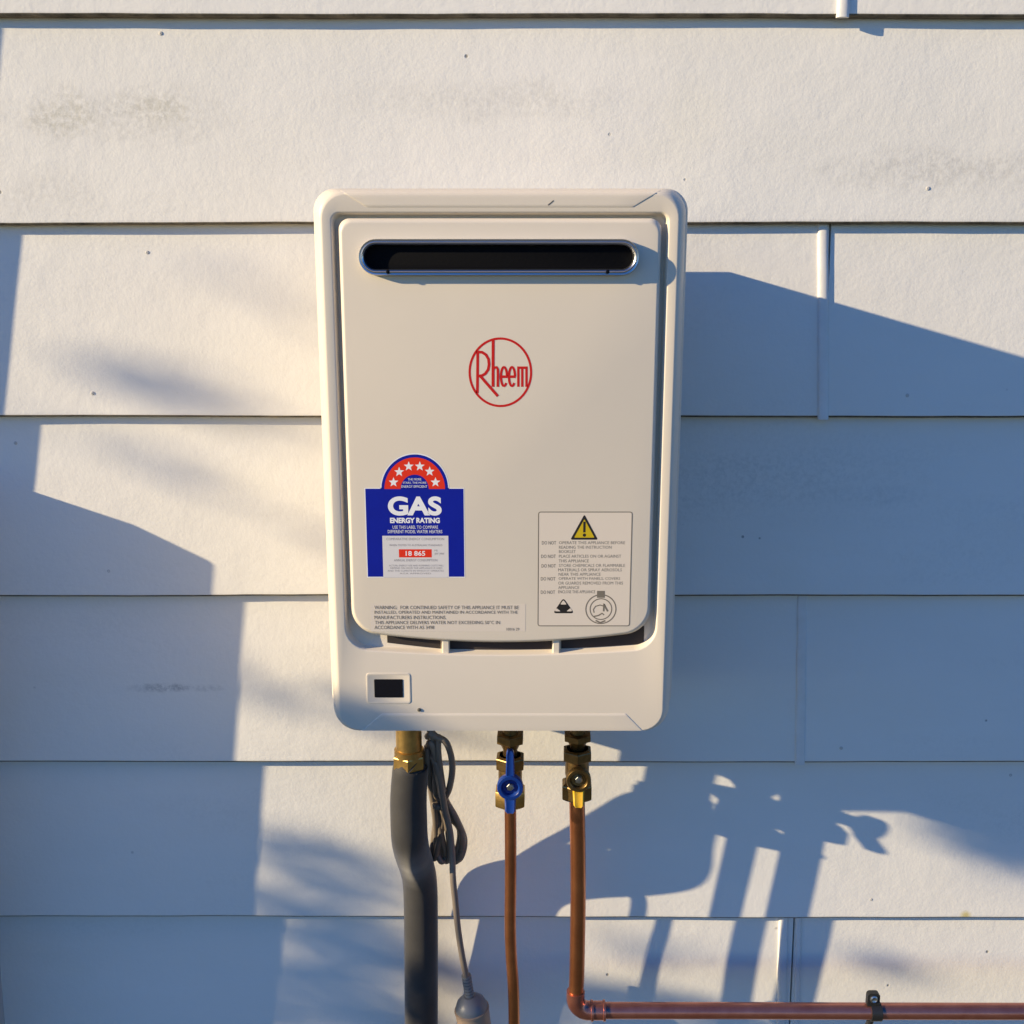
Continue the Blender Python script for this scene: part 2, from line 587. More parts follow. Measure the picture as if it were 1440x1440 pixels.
# raised centre panel
HP = 0.2585
loops = []
pb = PB_end - UZ0
pw = PB_end - PB_mid
ring(0.0322, 0.0310, pb, HF - 0.0135, 0.010, 0.022, pw)
ring(0.0323, 0.0311, pb + 0.0002, HP - 0.0042, 0.010, 0.022, pw)
ring(0.0328, 0.0316, pb + 0.0006, HP - 0.0032, 0.010, 0.022, pw)
ring(0.0344, 0.0338, pb + 0.0024, HP - 0.0006, 0.010, 0.022, pw)
ring(0.0352, 0.0348, pb + 0.0032, HP - 0.0001, 0.010, 0.022, pw)
ring(0.0362, 0.0360, pb + 0.0042, HP, 0.010, 0.021, pw)
MB().loft(loops, True, True).build('centre_panel', 'unit', heater, sharp=50)

# air slots under the panel: dark sheets painting in the shade of openings
for (u0, u1, lo) in ((545, 620, 0.0035), (633, 776, 0.0), (789, 905, 0.0)):
    x0, x1 = at(u0, 912, 0.245).x, at(u1, 912, 0.245).x
    m = MB()
    up, dn, bk = [], [], []
    n = 16
    hw = (UX1 - UX0) / 2 - 0.0290
    xc = (UX0 + UX1) / 2
    for k in range(n + 1):
        x = x0 + (x1 - x0) * k / n
        q = (x - xc) / hw
        zb = UZ0 + bb + 0.0024 - bw * (1 - q * q)
        dn.append(Vector((x, -(HF - 0.0104), zb + lo * (1 - k / n))))
        up.append(Vector((x, -(HF - 0.0104), zb + 0.0185)))
    vs = dn + up + [p + Vector((0, 0.004, 0)) for p in dn] + [p + Vector((0, 0.004, 0)) for p in up]
    fs = []
    for k in range(n):
        fs.append((k, k + 1, n + 1 + k + 1, n + 1 + k))
    m.add(vs, fs)
    m.build('air_slot', 'slotdark', heater, smooth=False)
# the ribs between the slots, flush with the frame edge
for u in (627, 782):
    x = at(u, 912, 0.252).x
    q = (x - (UX0 + UX1) / 2) / ((UX1 - UX0) / 2 - 0.0290)
    zb = UZ0 + bb - bw * (1 - q * q)
    m = MB()
    m.loft([rrect(x - 0.0036, x + 0.0036, zb - 0.001, zb + 0.024, HF - 0.013, 0.0008, 0.0008, 0, 2, 2),
            rrect(x - 0.0034, x + 0.0034, zb - 0.001, zb + 0.024, HF - 0.0035, 0.0008, 0.0008, 0, 2, 2),
            rrect(x - 0.0026, x + 0.0026, zb - 0.0005, zb + 0.0235, HF - 0.0022, 0.0008, 0.0008, 0, 2, 2)], False, True)
    m.build('slot_rib', 'unit', heater)


# pressed trapezoid plates at top and bottom of the cover
def prof_top(t, top=True):
    c = 1 - ((t - 0.0024) / 0.0085 if top else (t - 0.0020) / 0.0035)
    if c <= 0:
        return HF
    return 0.2055 + (HF - 0.2055) * math.sqrt(max(0.0, 1 - c * c))


def plate(ua, va, ub, vb, uc, vc, ud, vd, top=True):
    # outer edge a-b near the rim, inner edge c-d
    A, B = at(ua, va, 0.25).x, at(ub, vb, 0.25).x
    C, D = at(uc, vc, HF).x, at(ud, vd, HF).x
    zi = at(uc, vc, HF).z
    inner = (UZ1 - zi) if top else (zi - UZ0)
    rows = []
    nn = 7
    for k in range(nn + 1):
        q = k / nn
        t = 0.0052 + (inner - 0.0052) * q
        z = UZ1 - t if top else UZ0 + t
        xa, xb = A + (C - A) * q, B + (D - B) * q
        h = prof_top(t, top)
        ed = 0.0013
        cols = [(xa - ed, h - 0.0004), (xa, h + 0.0004), (xa + ed, h + 0.0005)]
        for j in range(1, 10):
            cols.append((xa + (xb - xa) * j / 10, h + 0.0005))
        cols += [(xb - ed, h + 0.0005), (xb, h + 0.0004), (xb + ed, h - 0.0004)]
        rows.append([Vector((x, -hh, z)) for x, hh in cols])
    dz = -0.0012 if top else 0.0012
    rows.append([Vector((p.x, -(HF - 0.0006), p.z + dz)) for p in rows[-1]])
    vs = [p for r in rows for p in r]
    nc = len(rows[0])
    fs = [(i * nc + j, i * nc + j + 1, (i + 1) * nc + j + 1, (i + 1) * nc + j) for i in range(len(rows) - 1) for j in range(nc - 1)]
    MB().add(vs, fs).build('pressed_plate', 'unit', heater, sharp=60)


plate(474, 262, 934, 262, 516, 291, 890, 290, True)
plate(511, 1026, 902, 1026, 537, 1004, 880, 1003, False)

# flue terminal
fc = at(701.5, 361.5, HP + 0.008)
fx0, fx1 = at(503.5, 361, HP + 0.008).x, at(899.5, 361, HP + 0.008).x
FR = 0.0158


def stadium(r, h, dz=0.0):
    cx0, cx1 = fx0 + FR, fx1 - FR
    pts = []
    for k in range(17):
        a = math.pi / 2 + math.pi * k / 16
        pts.append(Vector((cx0 + r * math.cos(a), -h, fc.z + dz + r * math.sin(a))))
    for k in range(17):
        a = -math.pi / 2 + math.pi * k / 16
        pts.append(Vector((cx1 + r * math.cos(a), -h, fc.z + dz + r * math.sin(a))))
    return pts


flue = [stadium(FR, HP - 0.003), stadium(FR, HP + 0.0055), stadium(FR - 0.0006, HP + 0.0078), stadium(FR - 0.0020, HP + 0.0075), stadium(FR - 0.0034, HP + 0.0102),
        stadium(FR - 0.0046, HP + 0.0095), stadium(FR - 0.0053, HP + 0.0075), stadium(FR - 0.0055, HP + 0.004), stadium(FR - 0.0055, HP + 0.0012)]
fl = MB().loft(flue, False, False).build('flue_terminal', 'chrome', heater, sharp=60)
MB().loft([stadium(FR - 0.0050, HP + 0.0006), stadium(FR - 0.0050, HP + 0.0020), stadium(FR - 0.0062, HP + 0.0026)], False, True).build('flue_opening', 'flueblack', fl)
for u in (545, 855):
    p = at(u, 381.5, HP + 0.0122)
    MB().lathe(Vector((p.x, -(HP + 0.0085), fc.z - FR + 0.0032)), (0, -1, 0), [(0, 0.0017), (0.0015, 0.0017), (0.002, 0.001)], 10).build('rivet', 'flueblack', fl)

# display
dx0, dx1 = at(515, 968, HF).x, at(578, 968, HF).x
dz1, dz0 = at(546, 946, HF).z, at(546, 990, HF).z
bz = MB().loft([rrect(dx0, dx1, dz0, dz1, HF - 0.001, 0.003, 0.003, 0, 4, 2), rrect(dx0 + 0.0003, dx1 - 0.0003, dz0 + 0.0003, dz1 - 0.0003, HF + 0.0003, 0.003, 0.003, 0, 4, 2),
                rrect(dx0 + 0.001, dx1 - 0.001, dz0 + 0.001, dz1 - 0.001, HF + 0.0006, 0.0026, 0.0026, 0, 4, 2), rrect(dx0 + 0.0022, dx1 - 0.0022, dz0 + 0.0022, dz1 - 0.0022, HF + 0.0002, 0.002, 0.002, 0, 4, 2)], True, True).build('display_bezel', 'unit', heater, sharp=50)
sx0, sx1 = at(526.5, 968, HF).x, at(566.5, 968, HF).x
sz1, sz0 = at(546, 955, HF).z, at(546, 980.5, HF).z
MB().loft([rrect(sx0, sx1, sz0, sz1, HF, 0.0008, 0.0008, 0, 2, 2), rrect(sx0, sx1, sz0, sz1, HF + 0.0006, 0.0008, 0.0008, 0, 2, 2)], False, True).build('display_screen', 'screen', bz)
p = at(589.5, 998, HF)
MB().lathe(Vector((p.x, -HF + 0.001, p.z)), (0, -1, 0), [(0, 0.0018), (0.0018, 0.0018), (0.0024, 0.001)], 10).build('screw', 'scuff', heater)

HL = HP + 0.0001              # print layers lie just proud of the panel


def PX(u, v, h=HP):
    q = at(u, v, h)
    return q.x, q.z


# --- flat print helpers, all on the panel plane
def poly(mb, pts, h):
    o = len(mb.v)
    mb.v += [(x, -h, z) for x, z in pts]
    mb.f.append(tuple(range(o, o + len(pts))))


def rect_px(mb, u0, v0, u1, v1, h):
    um, vm = (u0 + u1) / 2, (v0 + v1) / 2
    x0, x1 = PX(u0, vm)[0], PX(u1, vm)[0]
    z1, z0 = PX(um, v0)[1], PX(um, v1)[1]
    poly(mb, [(x0, z0), (x1, z0), (x1, z1), (x0, z1)], h)


def ribbon(mb, pts, wd, h, closed=False):
    """stroke of constant width through (x, z) points"""
    n = len(pts)
    P = [Vector((a, b)) for a, b in pts]
    lft, rgt = [], []
    for i in range(n):
        if closed:
            d = P[(i + 1) % n] - P[i - 1]
        else:
            d = P[min(i + 1, n - 1)] - P[max(i - 1, 0)]
        d.normalize()
        q = Vector((-d.y, d.x)) * (wd / 2)
        lft.append(P[i] + q)
        rgt.append(P[i] - q)
    for i in range(n if closed else n - 1):
        j = (i + 1) % n
        poly(mb, [tuple(lft[i]), tuple(rgt[i]), tuple(rgt[j]), tuple(lft[j])], h)


def text(mb, s, u0, u1, vtop, vbot, h, bold=0.0, res=2):
    """one line of capitals fitted between photo columns u0..u1 and rows vtop..vbot"""
    cu = bpy.data.curves.new('t', 'FONT')
    cu.body = s
    cu.offset = bold
    cu.resolution_u = res
    ob = bpy.data.objects.new('t', cu)
    COL.objects.link(ob)
    dg = bpy.context.evaluated_depsgraph_get()
    me = bpy.data.meshes.new_from_object(ob.evaluated_get(dg))
    if len(me.vertices):
        xs = [v.co.x for v in me.vertices]
        ys = [v.co.y for v in me.vertices]
        ax0, ax1, ay0, ay1 = min(xs), max(xs), min(ys), max(ys)
        um, vm = (u0 + u1) / 2, (vtop + vbot) / 2
        X0, X1 = PX(u0, vm)[0], PX(u1, vm)[0]
        Zb, Zt = PX(um, vbot)[1], PX(um, vtop)[1]
        o = len(mb.v)
        for v in me.vertices:
            mb.v.append((X0 + (v.co.x - ax0) / (ax1 - ax0) * (X1 - X0), -h, Zb + (v.co.y - ay0) / max(1e-6, ay1 - ay0) * (Zt - Zb)))
        for f in me.polygons:
            mb.f.append(tuple(i + o for i in f.vertices))
    bpy.data.objects.remove(ob)
    bpy.data.meshes.remove(me)
    bpy.data.curves.remove(cu)


# --- red round brand badge
mb = MB()
cx, cz = PX(703.6, 523.8)
rx = (PX(748.5, 524)[0] - PX(659, 524)[0]) / 2 - 0.0010
rz = (PX(703, 475)[1] - PX(703, 573)[1]) / 2 - 0.0010
ribbon(mb, [(cx + rx * math.cos(a), cz + rz * math.sin(a)) for a in [2 * math.pi * k / 72 for k in range(72)]], 0.0021, HL, True)


def LG(pts):
    return [PX(640 + a / 11.08, 460 + b / 11.08) for a, b in pts]


SW = 0.00255
ribbon(mb, LG([(352, 365), (350, 690), (346, 1030)]), SW, HL)
ribbon(mb, LG([(340, 385), (420, 392), (480, 430), (520, 500), (528, 580), (515, 660), (470, 725), (420, 755), (345, 765)]), SW, HL + 0.00005)
ribbon(mb, LG([(385, 755), (520, 910), (665, 1075)]), SW, HL + 0.0001)
ribbon(mb, LG([(592, 195), (590, 560), (590, 930)]), SW * 1.05, HL + 0.00005)
ribbon(mb, LG([(592, 660), (615, 628), (645, 625), (664, 655), (666, 740), (664, 930)]), SW * 0.9, HL + 0.0001)
for ex in (760, 885):
    pts = []
    for k in range(21):
        a = math.radians(0 + 318 * k / 20)
        pts.append((ex + 47 * math.cos(a), 770 - 148 * math.sin(a)))
    ribbon(mb, LG(pts), SW * 0.85, HL + 0.00005)
    ribbon(mb, LG([(ex - 50, 772), (ex + 56, 772)]), SW * 0.95, HL + 0.0001)
for mx in (985, 1046, 1112):
    ribbon(mb, LG([(mx, 615), (mx, 930)]), SW * 0.88, HL)
ribbon(mb, LG([(968, 632), (1128, 632)]), SW * 0.9, HL + 0.00005)
bd = mb.build('brand_badge', 'red', heater, smooth=False)
bd['label'] = 'red brand name written inside a thin red ring'

# --- blue energy rating label
mb = MB()


def arch(cu_, cv, ru, rv, a0=0, a1=180, n=32):
    return [PX(cu_ + ru * math.cos(math.radians(a0 + (a1 - a0) * k / n)), cv - rv * math.sin(math.radians(a0 + (a1 - a0) * k / n))) for k in range(n + 1)]


wx0, wx1 = 514.2, 653.6
rect_px(mb, wx0, 686.0, wx1, 812.2, HL)
poly(mb, arch(583.2, 687.5, 48.4, 50.2), HL)
el = mb.build('energy_label', 'labelwhite', heater, smooth=False)
el['label'] = 'blue arched energy rating sticker with six white stars'
mb = MB()
h1 = HL + 0.00005
rect_px(mb, 515.5, 687.2, 652.4, 811.0, h1)
poly(mb, arch(583.2, 687.5, 46.9, 48.6), h1)
mb.build('blue_print', 'labelblue', el, smooth=False)
mb = MB()
h2 = HL + 0.00010
po = arch(583.2, 687.6, 42.6, 44.4)
pi_ = arch(583.2, 687.6, 19.8, 20.2)
for k in range(32):
    poly(mb, [po[k], po[k + 1], pi_[k + 1], pi_[k]], h2)
mb.build('star_arch', 'labelred', el, smooth=False)
mb = MB()
rect_px(mb, 538.4, 753.4, 630.8, 812.0, h2)
mb.build('white_window', 'labelpaper', el, smooth=False)
mb = MB()
rect_px(mb, 561.0, 772.3, 607.2, 783.8, h2 + 0.00003)
mb.build('value_block', 'labelred', el, smooth=False)
mb = MB()
h3 = HL + 0.00015
for (a, b) in ((405, 365), (465, 255), (567, 195), (685, 195), (790, 250), (852, 365)):
    su, sv = 500 + a / 7.58, 630 + b / 7.58
    ang = math.atan2(687.6 - sv, su - 583.2)
    pts = []
    for k in range(10):
        t = math.pi / 2 + 2 * math.pi * k / 10
        r = 7.2 if k % 2 == 0 else 3.0
        pts.append(PX(su + r * math.cos(t), sv - r * math.sin(t)))
    o = len(mb.v)
    c = PX(su, sv)
    mb.v += [(x, -h3, z) for x, z in pts] + [(c[0], -h3, c[1])]
    mb.f += [(o + k, o + (k + 1) % 10, o + 10) for k in range(10)]
text(mb, 'GAS', 545.5, 621.0, 698.0, 725.0, h3, 0.040, 10)
text(mb, 'ENERGY RATING', 548.5, 618.5, 728.0, 735.6, h3, 0.045, 4)
text(mb, 'USE THIS LABEL TO COMPARE', 552, 616, 739.0, 743.4, h3)
text(mb, 'DIFFERENT MODEL WATER HEATERS', 545.5, 622, 745.2, 749.8, h3)
text(mb, 'THE MORE', 573.5, 592.5, 672.4, 675.6, h3)
text(mb, 'STARS, THE MORE', 566.5, 599.5, 677.4, 680.6, h3)
text(mb, 'ENERGY EFFICIENT', 564.5, 601, 682.4, 685.8, h3)
text(mb, '18 865', 570.5, 598, 774.6, 781.6, h3, 0.02)
mb.build('white_print', 'labelwhite', el, smooth=False)
mb = MB()
text(mb, 'COMPARATIVE ENERGY CONSUMPTION', 543.5, 624.5, 756.2, 759.6, h3)
text(mb, 'WHEN TESTED TO AUSTRALIAN STANDARDS', 547.5, 622, 765.2, 768.0, h3)
text(mb, 'MJ', 611, 615, 772.8, 775.8, h3)
text(mb, 'per year', 611.5, 625, 777.2, 780.8, h3)
text(mb, 'ANNUAL ENERGY CONSUMPTION', 554, 615, 786.0, 789.4, h3)
text(mb, 'ACTUAL ENERGY USE AND RUNNING COSTS WILL', 547, 624, 794.0, 796.4, h3)
text(mb, 'DEPEND ON HOW THE APPLIANCE IS USED', 549, 622, 797.6, 800.0, h3)
text(mb, 'AND THE CLIMATE IN WHICH IT OPERATES', 545, 624, 801.4, 803.8, h3)
text(mb, 'AGA APPROVED', 562, 606, 805.2, 807.4, h3)
mb.build('grey_print', 'inkpale', el, smooth=False)

# --- warning label
mb = MB()
wl = rrect(PX(757, 800)[0], PX(887, 800)[0], PX(820, 880)[1], PX(820, 720)[1], HL, 0.002, 0.002, 0, 4, 2)
mb.loft([wl], False, True)
lab = mb.build('warning_label', 'clearfilm', heater, smooth=False)
lab['label'] = 'beige do-not warning sticker with yellow hazard triangle'
mb = MB()
ribbon(mb, [(p.x, p.z) for p in wl], 0.0009, HL + 0.00004, True)
Dn = 'DO NOT'
lines = [
    (Dn, 762, 782, 760.8, 765.8), ('OPERATE THIS APPLIANCE BEFORE', 786, 879, 761.0, 765.2), ('READING THE INSTRUCTION', 786, 860, 767.4, 771.6), ('BOOKLET', 786, 809.5, 773.4, 777.6),
    (Dn, 761, 781.5, 779.8, 784.8), ('PLACE ARTICLES ON OR AGAINST', 786, 873.5, 780.0, 784.2), ('THIS APPLIANCE', 785.5, 828, 786.6, 790.8),
    (Dn, 761.5, 781.5, 793.2, 798.2), ('STORE CHEMICALS OR FLAMMABLE', 786, 879, 793.0, 797.2), ('MATERIALS OR SPRAY AEROSOLS', 785, 874.5, 799.2, 803.4), ('NEAR THIS APPLIANCE', 785.5, 844.5, 805.4, 809.6),
    (Dn, 760.5, 781, 811.4, 816.4), ('OPERATE WITH PANELS, COVERS', 785.5, 872, 811.6, 815.8), ('OR GUARDS REMOVED FROM THIS', 785, 876, 817.8, 822.0), ('APPLIANCE', 785, 814.5, 824.0, 828.2),
    (Dn, 760.5, 780.5, 830.2, 835.2), ('ENCLOSE THIS APPLIANCE', 785, 837, 830.0, 834.2)]
for (s, u0, u1, v0, v1) in lines:
    text(mb, s, u0, u1, v0, v1, HL + 0.00006, 0.012 if s == Dn else 0.0)
# round approval stamp
scx, scz = PX(845, 856.5)
for rr, ww in ((21.3, 0.0011), (15.3, 0.0010)):
    r_ = rr / 1440 * 0.975
    ribbon(mb, [(scx + r_ * math.cos(a), scz + r_ * math.sin(a)) for a in [2 * math.pi * k / 40 for k in range(40)]], ww, HL + 0.00006, True)
rect_px(mb, 839.5, 830.8, 850.5, 840.5, HL + 0.00008)


def ST(pts):
    return [PX(760 + a / 11.08, 755 + b / 11.08) for a, b in pts]


ribbon(mb, ST([(835, 1180), (825, 1130), (860, 1080), (930, 1060), (975, 1075)]), 0.0011, HL + 0.00007)
ribbon(mb, ST([(985, 1160), (990, 1040), (1015, 1100), (1050, 1160)]), 0.0017, HL + 0.00007)
ribbon(mb, ST([(825, 1240), (900, 1225), (960, 1190), (990, 1215)]), 0.0013, HL + 0.00007)
ribbon(mb, ST([(860, 1300), (930, 1335), (1010, 1305)]), 0.0015, HL + 0.00007)
mb.build('grey_print', 'inkgrey', lab, smooth=False)
mb = MB()
tri = [(821.8, 723.2), (841.0, 758.9), (802.0, 758.9)]


def rtri(pts, r, h, n=5):
    out = []
    for i in range(3):
        a, b, c = Vector(pts[i - 1]), Vector(pts[i]), Vector(pts[(i + 1) % 3])
        d0, d1 = (a - b).normalized(), (c - b).normalized()
        p0, p1 = b + d0 * r, b + d1 * r
        for k in range(n + 1):
            t = k / n
            q = p0 * (1 - t) ** 2 + b * 2 * t * (1 - t) + p1 * t * t
            out.append(PX(q.x, q.y))
    poly(mb, out, h)


rtri(tri, 3.0, HL + 0.00006)
rect_px(mb, 820.1, 733.5, 823.5, 748.6, HL + 0.00014)
poly(mb, arch(821.8, 752.4, 2.4, 2.4, 0, 360, 14), HL + 0.00014)
mb.build('hazard_triangle', 'black', lab, smooth=False)
mb = MB()
# small approval triangle
rtri([(792.3, 840.5), (807.5, 862.3), (777.5, 862.3)], 5.0, HL + 0.00008)
mb.build('approval_mark', 'black', lab, smooth=False)
mb = MB()
rtri([(821.8, 730.0), (836.0, 756.0), (807.4, 756.0)], 1.5, HL + 0.0001)
mb.build('yellow_print', 'yellow', lab, smooth=False)
mb = MB()
rtri([(792.3, 843.6), (797.0, 850.0), (787.6, 850.0)], 2.0, HL + 0.00014)
rtri([(782.2, 854.8), (788.6, 859.6), (779.8, 859.6)], 2.0, HL + 0.00014)
rtri([(802.4, 854.8), (804.8, 859.6), (796.4, 859.6)], 2.0, HL + 0.00014)
mb.build('pale_print', 'clearfilm', lab, smooth=False)

# --- notice at the foot of the panel
mb = MB()
wl2 = rrect(PX(521, 868)[0], PX(739, 868)[0], PX(630, 888)[1], PX(630, 849)[1], HL, 0.001, 0.001, 0, 3, 2)
mb.loft([wl2], False, True)
nb = mb.build('safety_notice', 'clearfilm', heater, smooth=False)
mb = MB()
for k, (s, u0, u1) in enumerate((('WARNING:  FOR CONTINUED SAFETY OF THIS APPLIANCE IT MUST BE', 526.5, 729.5), ('INSTALLED, OPERATED AND MAINTAINED IN ACCORDANCE WITH THE', 526.5, 728.0),
                                 ("MANUFACTURERS INSTRUCTIONS.", 526.5, 627.5), ('THIS APPLIANCE DELIVERS WATER NOT EXCEEDING 50\u00b0C IN', 527, 703), ('ACCORDANCE WITH AS 3498', 526.5, 610.5))):
    text(mb, s, u0, u1, 851.6 + 7.0 * k, 856.6 + 7.0 * k, HL + 0.0002)
text(mb, '10016 29', 712, 730, 882.6, 886.6, HL + 0.0002)
mb.build('grey_print', 'inkgrey', nb, smooth=False)
# scuff on the top of the cover
mb = MB()
ribbon(mb, [PX(770.5, 288.5, HF), PX(774, 286.0, HF), PX(778.5, 282, HF)], 0.0009, HF + 0.0007)
mb.build('scuff_mark', 'scuff', heater, smooth=False)


# ------------------------------------------------------------------ pipework below
HPIPE = 0.094


def V(u, v, h=HPIPE):
    return at(u, v, h)


def hexnut(mb, top, length, r, rot=0.0):
    mb.lathe(top, (0, 0, -1), [(0, r * 0.80), (length * 0.10, r * 0.97), (length * 0.16, r), (length * 0.84, r), (length * 0.90, r * 0.97), (length, r * 0.80)], 6, True, rot)


def lev(v, h=HPIPE):
    return at(720, v, h).z


# lagged hot water pipe
hot = thing('lagged_water_pipe', 'hot water pipe in thick black foam lagging with brass fitting at its top', 'pipe', (V(590, 1440, 0.06).x, -0.06, 0))
mbx = MB()
xt = V(575, 1045, 0.100)
mbx.lathe(Vector((xt.x, xt.y, CH0 + 0.012)), (0, 0, -1), [(0, 0.0150), (CH0 + 0.012 - lev(1052, 0.1), 0.0150), (CH0 + 0.013 - lev(1052, 0.1), 0.0172), (CH0 + 0.012 - lev(1062, 0.1), 0.0172)], 24)
f1 = mbx.build('brass_spigot', 'brass', hot)
mbx = MB()
hexnut(mbx, Vector((xt.x, xt.y, lev(1058, 0.100))), lev(1058, 0.100) - lev(1080, 0.100), 0.0195, 0.25)
mbx.build('hex_nut', 'brass', hot, sharp=20)
cpath = [(577.5, 1077, 0.100), (577, 1082, 0.100), (574.5, 1120, 0.100), (575, 1156, 0.101), (576, 1178, 0.097), (578.5, 1194, 0.082), (582, 1206, 0.063), (586.5, 1220, 0.047), (590.5, 1242, 0.037), (592, 1290, 0.035), (592.5, 1440, 0.034), (592, 1520, 0.034), (592, 1640, 0.034)]
pts = [V(*c) for c in cpath]
pts.append(Vector((pts[-1].x, pts[-1].y, -0.03)))
mbx = MB()
mbx.tube(pts, [0.0185, 0.0208, 0.0214] + [0.0216] * 11, 28, 6)
mbx.build('foam_lagging', 'foam', hot)


# ball valves
def ball_valve(name, label, uc, hub_v, nut1, nut2, nut3, colour, lever_top, lever_bot, gas):
    c = V(uc, hub_v)
    root = thing(name, label, 'valve', (c.x, c.y, lev(nut3[1])))
    bm_ = 'brassdull' if gas else 'brassdull'
    mb = MB()
    mb.lathe(Vector((c.x, c.y, CH0 + 0.01)), (0, 0, -1), [(0, 0.009), (CH0 + 0.01 - lev(nut1[0]) + 0.002, 0.009)], 20)
    zb = lev(nut1[1])
    mb.lathe(Vector((c.x, c.y, zb + 0.002)), (0, 0, -1), [(0, 0.0125), (0.006, 0.0105), (0.010, 0.0085), (zb - lev(nut2[0]) + 0.008, 0.0085)], 20)
    mb.lathe(Vector((c.x, c.y, lev(nut2[0]))), (0, 0, -1), [(0, 0.0125), (lev(nut2[0]) - lev(hub_v) - 0.004, 0.0140), (lev(nut2[0]) - lev(hub_v) + 0.006, 0.0140), (lev(nut2[0]) - lev(nut3[0]) + 0.002, 0.0115)], 20)
    mb.build('valve_body', bm_, root)
    for (a, b_, r) in ((nut1[0], nut1[1], 0.0172), (nut2[0], nut2[1], 0.0182), (nut3[0], nut3[1], 0.0196)):
        m2 = MB()
        hexnut(m2, Vector((c.x, c.y, lev(a))), lev(a) - lev(b_), r, 0.3)
        m2.build('hex_nut', bm_ if a != nut3[0] or gas else 'brass', root, sharp=20)
    # stem towards the viewer, hub and lever
    m3 = MB()
    m3.lathe(Vector((c.x, c.y - 0.008, c.z)), (0, -1, 0), [(0, 0.008), (0.017, 0.008)], 16)
    m3.build('valve_stem', bm_, root)
    y0 = c.y - 0.0225
    m4 = MB()
    rh = 0.0150 if not gas else 0.0142
    m4.lathe(Vector((c.x, y0, c.z)), (0, -1, 0), [(0, rh * 0.9), (0.001, rh), (0.0075, rh), (0.0088, rh * 0.94), (0.0088, rh * 0.72), (0.0078, rh * 0.66), (0.004, rh * 0.58), (0.0035, rh * 0.3)], 28)

    def bar(z0, z1, w0, w1, y_a, y_b, th):
        lp = []
        for k in range(9):
            q = k / 8
            ww = w0 + (w1 - w0) * q
            if k == 8:
                ww *= 0.7
            yy = y_a + (y_b - y_a) * (q * q * (3 - 2 * q))
            zz = z0 + (z1 - z0) * q
            lp.append([Vector((c.x - ww, yy + th / 2, zz)), Vector((c.x - ww, yy - th * 0.3, zz)), Vector((c.x - ww * 0.75, yy - th / 2, zz)), Vector((c.x - ww * 0.3, yy - th * 0.40, zz)), Vector((c.x + ww * 0.3, yy - th * 0.40, zz)),
                       Vector((c.x + ww * 0.75, yy - th / 2, zz)), Vector((c.x + ww, yy - th * 0.3, zz)), Vector((c.x + ww, yy + th / 2, zz))])
        return lp
    hx = -(y0 - 0.004)
    if gas:
        m4.build('lever_hub', 'brassdull', root, sharp=35)  # darker brass paints shade onto the hub of the yellow lever
        m4 = MB()
    m4.loft(bar(c.z - rh * 0.85, at(uc, lever_bot, hx + 0.006).z, 0.0066, 0.0056, y0 - 0.004, y0 - 0.010, 0.008), True, True)
    (MB() if gas else m4).loft(bar(c.z + rh * 0.85, at(uc, lever_top, hx).z, 0.0052, 0.0042, y0 - 0.004, y0 - 0.003, 0.0065), True, True)
    m4.build('lever_handle', colour, root, sharp=35)
    m5 = MB()
    m5.lathe(Vector((c.x, y0 - 0.003, c.z)), (0, -1, 0), [(0, 0.0048), (0.0030, 0.0048), (0.0042, 0.0038), (0.0045, 0.0015)], 6)
    m5.build('lever_screw', 'steel', root, sharp=25)
    return c


vc = ball_valve('ball_valve', 'brass ball valve with blue lever under the heater, on the thinner copper pipe', 717.5, 1091, (1030, 1044), (1061, 1080), (1106, 1132), 'bluehandle', 1055, 1142, False)
vg = ball_valve('ball_valve', 'tarnished brass gas valve with short yellow lever under the heater', 811.5, 1081, (1030, 1040), (1052, 1068), (1098, 1122), 'yellowhandle', 1056, 1134, True)

# cold water pipe
cold = thing('copper_water_pipe', 'thin copper water pipe running down from the valve with blue lever', 'pipe', (vc.x, vc.y, 0))
mbx = MB()
mbx.tube([Vector((vc.x, vc.y, lev(1120))), V(718, 1170), V(718, 1240), V(717.5, 1300), V(719, 1345), V(722, 1390), V(723, 1440), V(723.5, 1520), V(724, 1640), Vector((V(724, 1640).x, vc.y, -0.03))], 0.0070, 20, 6)
mbx.build('pipe_run', 'copper', cold)

# gas pipe with its elbow and horizontal run
gas = thing('copper_gas_pipe', 'thicker copper gas pipe dropping from the yellow valve and turning along the wall', 'pipe', (vg.x, vg.y, lev(1432)))
RG = 0.0092
ze = lev(1421)
mbx = MB()
mbx.tube([Vector((vg.x, vg.y, lev(1112))), V(812.5, 1180), V(813, 1260), V(812, 1330), V(811, 1380), Vector((V(809.5, 1395).x, vg.y, ze + 0.022))], RG, 22, 6)
mbx.build('riser', 'copper', gas)
ex = V(809.5, 1395).x
mbx = MB()
arc = []
for k in range(9):
    a = math.pi / 2 * k / 8
    arc.append(Vector((ex + 0.017 - 0.017 * math.cos(a), vg.y, ze + 0.017 - 0.017 * math.sin(a))))
mbx.tube([Vector((ex, vg.y, ze + 0.027))] + arc + [Vector((ex + 0.034, vg.y, ze))], [0.0112] * 11, 24, 3)
el_ = mbx.build('elbow', 'copperred', gas)
for xx in (0.0335, 0.0185):
    m = MB()
    m.lathe(Vector((ex + xx, vg.y, ze)), (1, 0, 0), [(0, 0.0112), (0.0006, 0.0126), (0.003, 0.0126), (0.0036, 0.0108)], 24)
    m.build('socket_bead', 'copperred', el_)
mbx = MB()
mbx.tube([Vector((ex + 0.030, vg.y, ze)), Vector((ex + 0.2, vg.y, ze - 0.0002)), Vector((ex + 0.45, vg.y, ze - 0.001)), Vector((1.6, vg.y, ze - 0.003))], 0.0098, 22, 8)
mbx.build('horizontal_run', 'copperred', gas)

